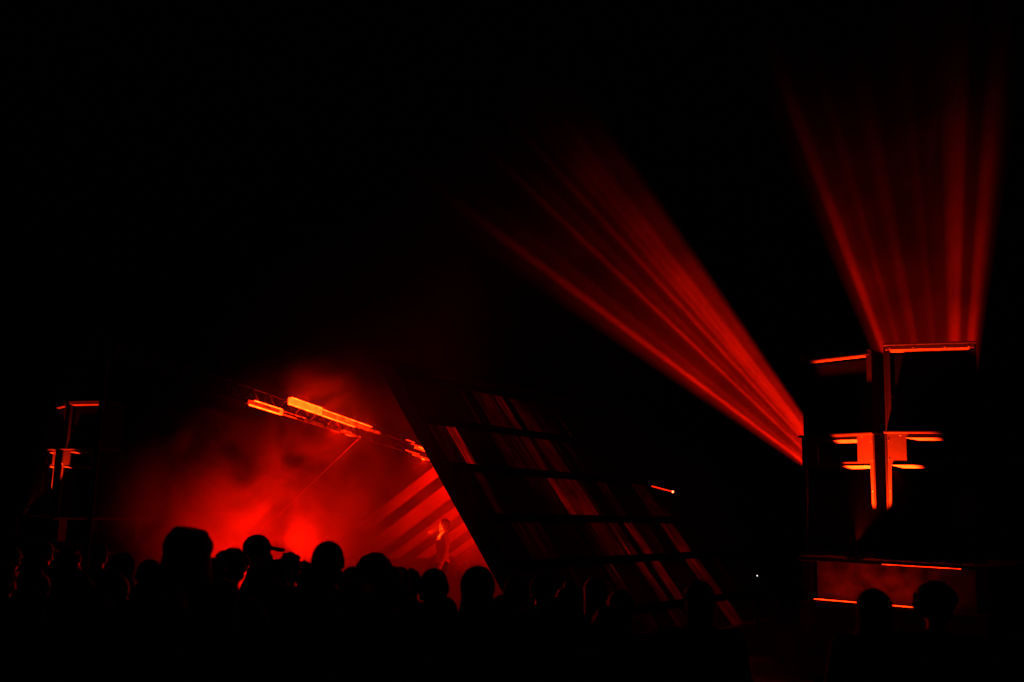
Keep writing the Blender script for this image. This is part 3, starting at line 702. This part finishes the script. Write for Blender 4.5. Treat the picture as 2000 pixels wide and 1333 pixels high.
def build_person(style, arms=('down', 'down'), turn=0, nod=0, wide=1.0, voxel=.011, top=0, hoodie=False):
    """returns list of (part name, mesh, material) for a 1.75 m figure facing +y"""
    piv = Vector((0, 0, 1.5)); rot = Matrix.Rotation(turn, 3, 'Z') @ Matrix.Rotation(-nod, 3, 'X')
    class T_:
        def __matmul__(s, v): return piv + rot @ (Vector(v) - piv)
    T = T_()
    lean = .03
    legs = [(Vector((s * .1, 0, .92)), Vector((s * .115, .03, .5)), Vector((s * .125, -.01, .09))) for s in (-1, 1)]
    A = [arm_pts(-1, arms[0]), arm_pts(1, arms[1])]
    def torso(bm, k):
        bm_caps(bm, (-.155 * wide, 0, 1.4), .062 + k, (.155 * wide, 0, 1.4), .062 + k)
        bm_ell(bm, (0, .01, 1.27), (.165 * wide + k, .11 * wide + k, .2 + k)); bm_ell(bm, (0, .01, 1.06), (.14 * wide + k, .105 * wide + k, .17 + k))
    def hips(bm, k): bm_ell(bm, (0, 0, .93), (.165 * wide + k, .118 * wide + k, .12 + k))
    def leg(bm, k, L):
        bm_caps(bm, L[0], .085 * wide + k, L[1], .056 + k); bm_caps(bm, L[1], .056 + k, L[2], .04 + k)
        bm_ell(bm, (L[1] + L[2]) / 2 + Vector((0, -.02, .07)), (.052 + k, .055 + k, .12))
    def arm(bm, k, a):
        bm_caps(bm, a[0], .055 + k, a[1], .041 + k); bm_caps(bm, a[1], .041 + k, a[2] - (a[2] - a[1]).normalized() * .0, .028 + k)
    out = []
    bm = bmesh.new(); torso(bm, 0); hips(bm, 0)
    for L in legs: leg(bm, 0, L); bm_caps(bm, L[2] + Vector((0, -.03, -.04)), .035, L[2] + Vector((0, .14, -.062)), .026)
    for i, a in enumerate(A): arm(bm, 0, a); hand(bm, a[1], a[2], (-1, 1)[i])
    bm_caps(bm, (0, 0, 1.42), .062, T @ (0, .0, 1.56), .054); head_shapes(bm, T)
    out.append(('body', remesh(bm, voxel), M['skin']))
    bm = bmesh.new(); torso(bm, .024)
    bm_ell(bm, (0, .005, .95), (.175 * wide + .02, .13 * wide + .02, .1))
    for a in A: arm(bm, .02, a)
    bm_caps(bm, (0, -.005, 1.44), .075, (0, 0, 1.475), .072)
    if hoodie: bm_ell(bm, (0, -.075, 1.47), (.11, .07, .07))
    out.append(('jacket', remesh(bm, .016), M['cloth%d' % top]))
    bm = bmesh.new(); hips(bm, .014)
    for L in legs: leg(bm, .016, (L[0], L[1], L[2] + Vector((0, 0, .02))))
    out.append(('trousers', remesh(bm, .016), M['denim'] if top % 2 else M['cloth0']))
    for L in legs:
        bm = bmesh.new(); bm_caps(bm, L[2] + Vector((0, -.04, -.045)), .045, L[2] + Vector((0, .15, -.058)), .034); bm_box(bm, tuple(L[2] + Vector((-.042, -.08, -.09))), tuple(L[2] + Vector((.042, .18, -.07))))
        out.append(('shoe', remesh(bm, .012), M['shoe']))
    c = lambda v: T @ v
    bm = bmesh.new(); nm, m_ = 'hair', M['hair']; vox = .01
    re = rot.to_euler()
    if style == 'short':
        bm_ell(bm, c((0, -.014, 1.66)), (.088, .1, .094), re); bm_ell(bm, c((0, -.05, 1.61)), (.078, .066, .07), re)
        rnd = random.Random(top + 5)
        for k in range(40):
            th_, ph = rnd.uniform(0, 6.28), rnd.uniform(-.1, 1.5)
            v = Vector((.088 * math.cos(th_) * math.cos(ph), .1 * math.sin(th_) * math.cos(ph) - .014, .096 * math.sin(ph) + 1.66))
            if v.y < .05 or v.z > 1.71: bm_caps(bm, c(v), .014, c(v + Vector((rnd.uniform(-.015, .015), rnd.uniform(-.02, .01), rnd.uniform(0, .012)))), .009)
    elif style == 'long':
        bm_ell(bm, c((0, -.014, 1.66)), (.093, .105, .1), re); bm_caps(bm, c((0, -.055, 1.62)), .082, (0, -.085, 1.38), .075)
    elif style == 'bun':
        bm_ell(bm, c((0, -.014, 1.655)), (.09, .102, .098), re); bm_ell(bm, c((0, -.05, 1.61)), (.08, .066, .07), re); bm_ell(bm, c((.0, -.07, 1.755)), (.045, .045, .04), re)
    elif style == 'curly':
        rnd = random.Random(3)
        for k in range(60):
            th_, ph = rnd.uniform(0, 6.28), rnd.uniform(-.5, 1.5)
            v = Vector((.1 * math.cos(th_) * math.cos(ph), .105 * math.sin(th_) * math.cos(ph) - .02, .1 * math.sin(ph) + 1.65))
            if v.y < .06 or v.z > 1.69: bm_ell(bm, c(v), (rnd.uniform(.025, .038),) * 3, None, 10, 6)
        bm_ell(bm, c((0, -.02, 1.66)), (.1, .105, .1), re)
    elif style == 'cap':
        nm, m_ = 'cap', M['cloth2']
        bm_ell(bm, c((0, -.006, 1.665)), (.09, .108, .1), re)
        for k in range(-3, 4): bm_caps(bm, c((k * .022, .07, 1.672)), .012, c((k * .02, .195 - abs(k) * .009, 1.65)), .016)
    elif style == 'beanie':
        nm, m_ = 'beanie', M['cloth1']
        bm_ell(bm, c((0, -.01, 1.672)), (.092, .106, .108), re); bm_tube(bm, c((0, -.008, 1.62)), c((0, -.008, 1.675)), .1, .1, 24)
    elif style == 'hood':
        nm, m_ = 'hood', M['cloth%d' % top]
        bm_ell(bm, c((0, -.03, 1.645)), (.11, .115, .125), re); bm_caps(bm, c((0, -.03, 1.58)), .1, (0, -.02, 1.46), .12)
    elif style == 'shag':
        bm_ell(bm, c((0, -.015, 1.665)), (.132, .13, .088), re); bm_tube(bm, c((0, -.015, 1.69)), c((.01, -.02, 1.757)), .125, .085, 24)
        bm_caps(bm, c((0, -.03, 1.62)), .125, (0, -.05, 1.44), .15)
    elif style == 'hathair':
        nm, m_ = 'bucket_hat', M['cloth3']
        bm_tube(bm, c((0, -.005, 1.69)), c((.006, -.01, 1.75)), .108, .09, 26); bm_ell(bm, c((.006, -.01, 1.745)), (.09, .09, .026)); bm_tube(bm, c((-.006, -.005, 1.655)), c((0, -.005, 1.7)), .15, .106, 26)
        h2 = bmesh.new(); bm_caps(h2, c((0, -.05, 1.6)), .1, (0, -.06, 1.42), .125); out.append(('hair', remesh(h2, .012), M['hair']))
    elif style == 'bucket':
        nm, m_ = 'bucket_hat', M['cloth3']
        bm_tube(bm, c((0, -.005, 1.665)), c((0, -.01, 1.765)), .112, .1, 26); bm_tube(bm, c((0, -.005, 1.615)), c((0, -.005, 1.675)), .13, .11, 26)
    out.append((nm, remesh(bm, vox, 1), m_))
    return out
TOPZ = {'short': 1.757, 'long': 1.762, 'bun': 1.795, 'curly': 1.78, 'cap': 1.765, 'beanie': 1.78, 'hood': 1.77, 'hathair': 1.765, 'shag': 1.757, 'bucket': 1.765}
PROTO = {}
def person(px_, top_px, Y, style, face=0.0, label='', group=None, arms=('down', 'down'), turn=0, nod=0, wide=1.0, top=0, voxel=.011, fixed=None):
    tp = at(px_, top_px, Y) if fixed is None else fixed
    gz = ground_z(tp.y); sc_ = (tp.z - gz) / TOPZ[style]
    key = (style, arms, turn, nod, wide, top, voxel)
    if key not in PROTO: PROTO[key] = build_person(style, arms, turn, nod, wide, voxel, top, style in ('hood', 'beanie'))
    t = thing('person', label, 'person', (tp.x, tp.y, gz), face, group); t.scale = (sc_,) * 3
    for nm, me, m_ in PROTO[key]:
        if not me.materials: me.materials.append(m_)
        o = bpy.data.objects.new(nm, me); COL.objects.link(o); o.parent = t
    return t
# the people whose outlines show
person(371, 1033, 5.3, 'shag', .15, 'person with a wide flat mop of hair at the left edge of the smoke', arms=('pocket', 'down'), top=3, wide=1.15)
person(505, 1044, 7.3, 'cap', R(-75), 'person in a peaked cap turned sideways to the smoke', arms=('down', 'bent'), top=2)
person(455, 1070, 6.2, 'curly', .1, 'curly haired person beside the one in the peaked cap', top=1)
person(566, 1081, 6.6, 'short', .2, 'short haired person just right of the peaked cap wearer', top=0)
person(596, 1097, 7.6, 'short', .0, 'shorter person between the peaked cap and the tall hooded head', top=3, wide=.95)
person(644, 1056, 5.7, 'beanie', R(-20), 'person in a beanie standing tall before the brightest smoke', arms=('bent', 'bent'), top=1, wide=1.05)
person(733, 1079, 6.2, 'curly', .1, 'person with a big mop of curls beside the beanie wearer', top=2, wide=1.05)
person(782, 1106, 6.8, 'long', .1, 'long haired person left of the beanie wearer at the red gap', top=0)
person(805, 1113, 7.2, 'short', -.2, 'small person half hidden left of the beanie wearer at the red gap', top=1, wide=.95)
person(849, 1109, 5.6, 'beanie', -.1, 'person in a beanie left of the narrow red gap', top=2, wide=.95)
person(935, 1104, 5.6, 'hood', -.05, 'hooded person right of the narrow red gap', arms=('pocket', 'pocket'), top=1)
person(1365, 1131, 5.3, 'long', -.1, 'long haired person standing before the sloped corrugated roof', top=0)
person(1706, 1148, 5.4, 'hood', -.3, 'hooded person before the near plinth light bar', top=2)
person(1826, 1134, 5.2, 'curly', -.3, 'curly haired person before the end of the near plinth', arms=('bent', 'down'), top=3)
# person on the stage, face brightened by an added lamp
PF = at(868, 1014, 20.3)
person(0, 0, 0, 'short', R(100), 'person inside the smoke with face lit bright orange', fixed=PF, top=4, voxel=.008, turn=.5)
spot('stage_lamp', PF + Vector((-.34, -.2, -.3)), PF + Vector((0, 0, -.22)), 170, 70, .8, .03)  # unseen lamp added close by to brighten the face
# darker rows that fill the crowd
fill = [('short', 0, 1.0), ('long', 1, 1.0), ('hood', 3, 1.05), ('short', 2, 1.1), ('beanie', 0, 1.0), ('curly', 0, .95), ('bun', 1, .95), ('cap', 1, 1.0)]
flab = {'short': 'short haired person standing in the dark part of the crowd', 'long': 'long haired person standing in the dark part of the crowd',
        'hood': 'hooded person standing in the dark part of the crowd', 'beanie': 'person in a beanie standing in the dark part of the crowd',
        'curly': 'curly haired person standing in the dark part of the crowd', 'bun': 'person with a hair bun standing in the dark crowd', 'cap': 'person in a cap standing in the dark part of the crowd'}
rnd = random.Random(11)
def filler(x, y, Y):
    st_, tp_, wd = rnd.choice(fill)
    person(x, y, Y, st_, rnd.uniform(-.3, .3), flab[st_], 'people standing in the dark crowd', top=tp_, wide=wd)
for x, y, Y in [(25, 1068, 8.5), (90, 1058, 9.5), (140, 1072, 7.8), (195, 1062, 9.0), (245, 1078, 7.2), (295, 1092, 6.6), (10, 1100, 6), (75, 1105, 5.6), (150, 1112, 5.4), (225, 1118, 5.2), (300, 1125, 5.0),
                (420, 1092, 6.0), (543, 1092, 6.4), (612, 1102, 5.8), (690, 1106, 6.0), (765, 1104, 6.3), (870, 1165, 5.6), (440, 1130, 4.9), (525, 1130, 5.2), (600, 1135, 5.0), (690, 1132, 5.1), (770, 1140, 5.0), (335, 1150, 4.5), (55, 1150, 4.4), (190, 1155, 4.3), (500, 1165, 4.3), (640, 1165, 4.4),
                (1010, 1124, 6.2), (1060, 1118, 6.8), (1110, 1130, 5.9), (1165, 1126, 6.4), (1215, 1150, 5.6), (985, 1160, 4.8), (1085, 1165, 4.6), (1190, 1185, 4.4), (800, 1175, 4.3)]:
    filler(x, y, Y)

melt()
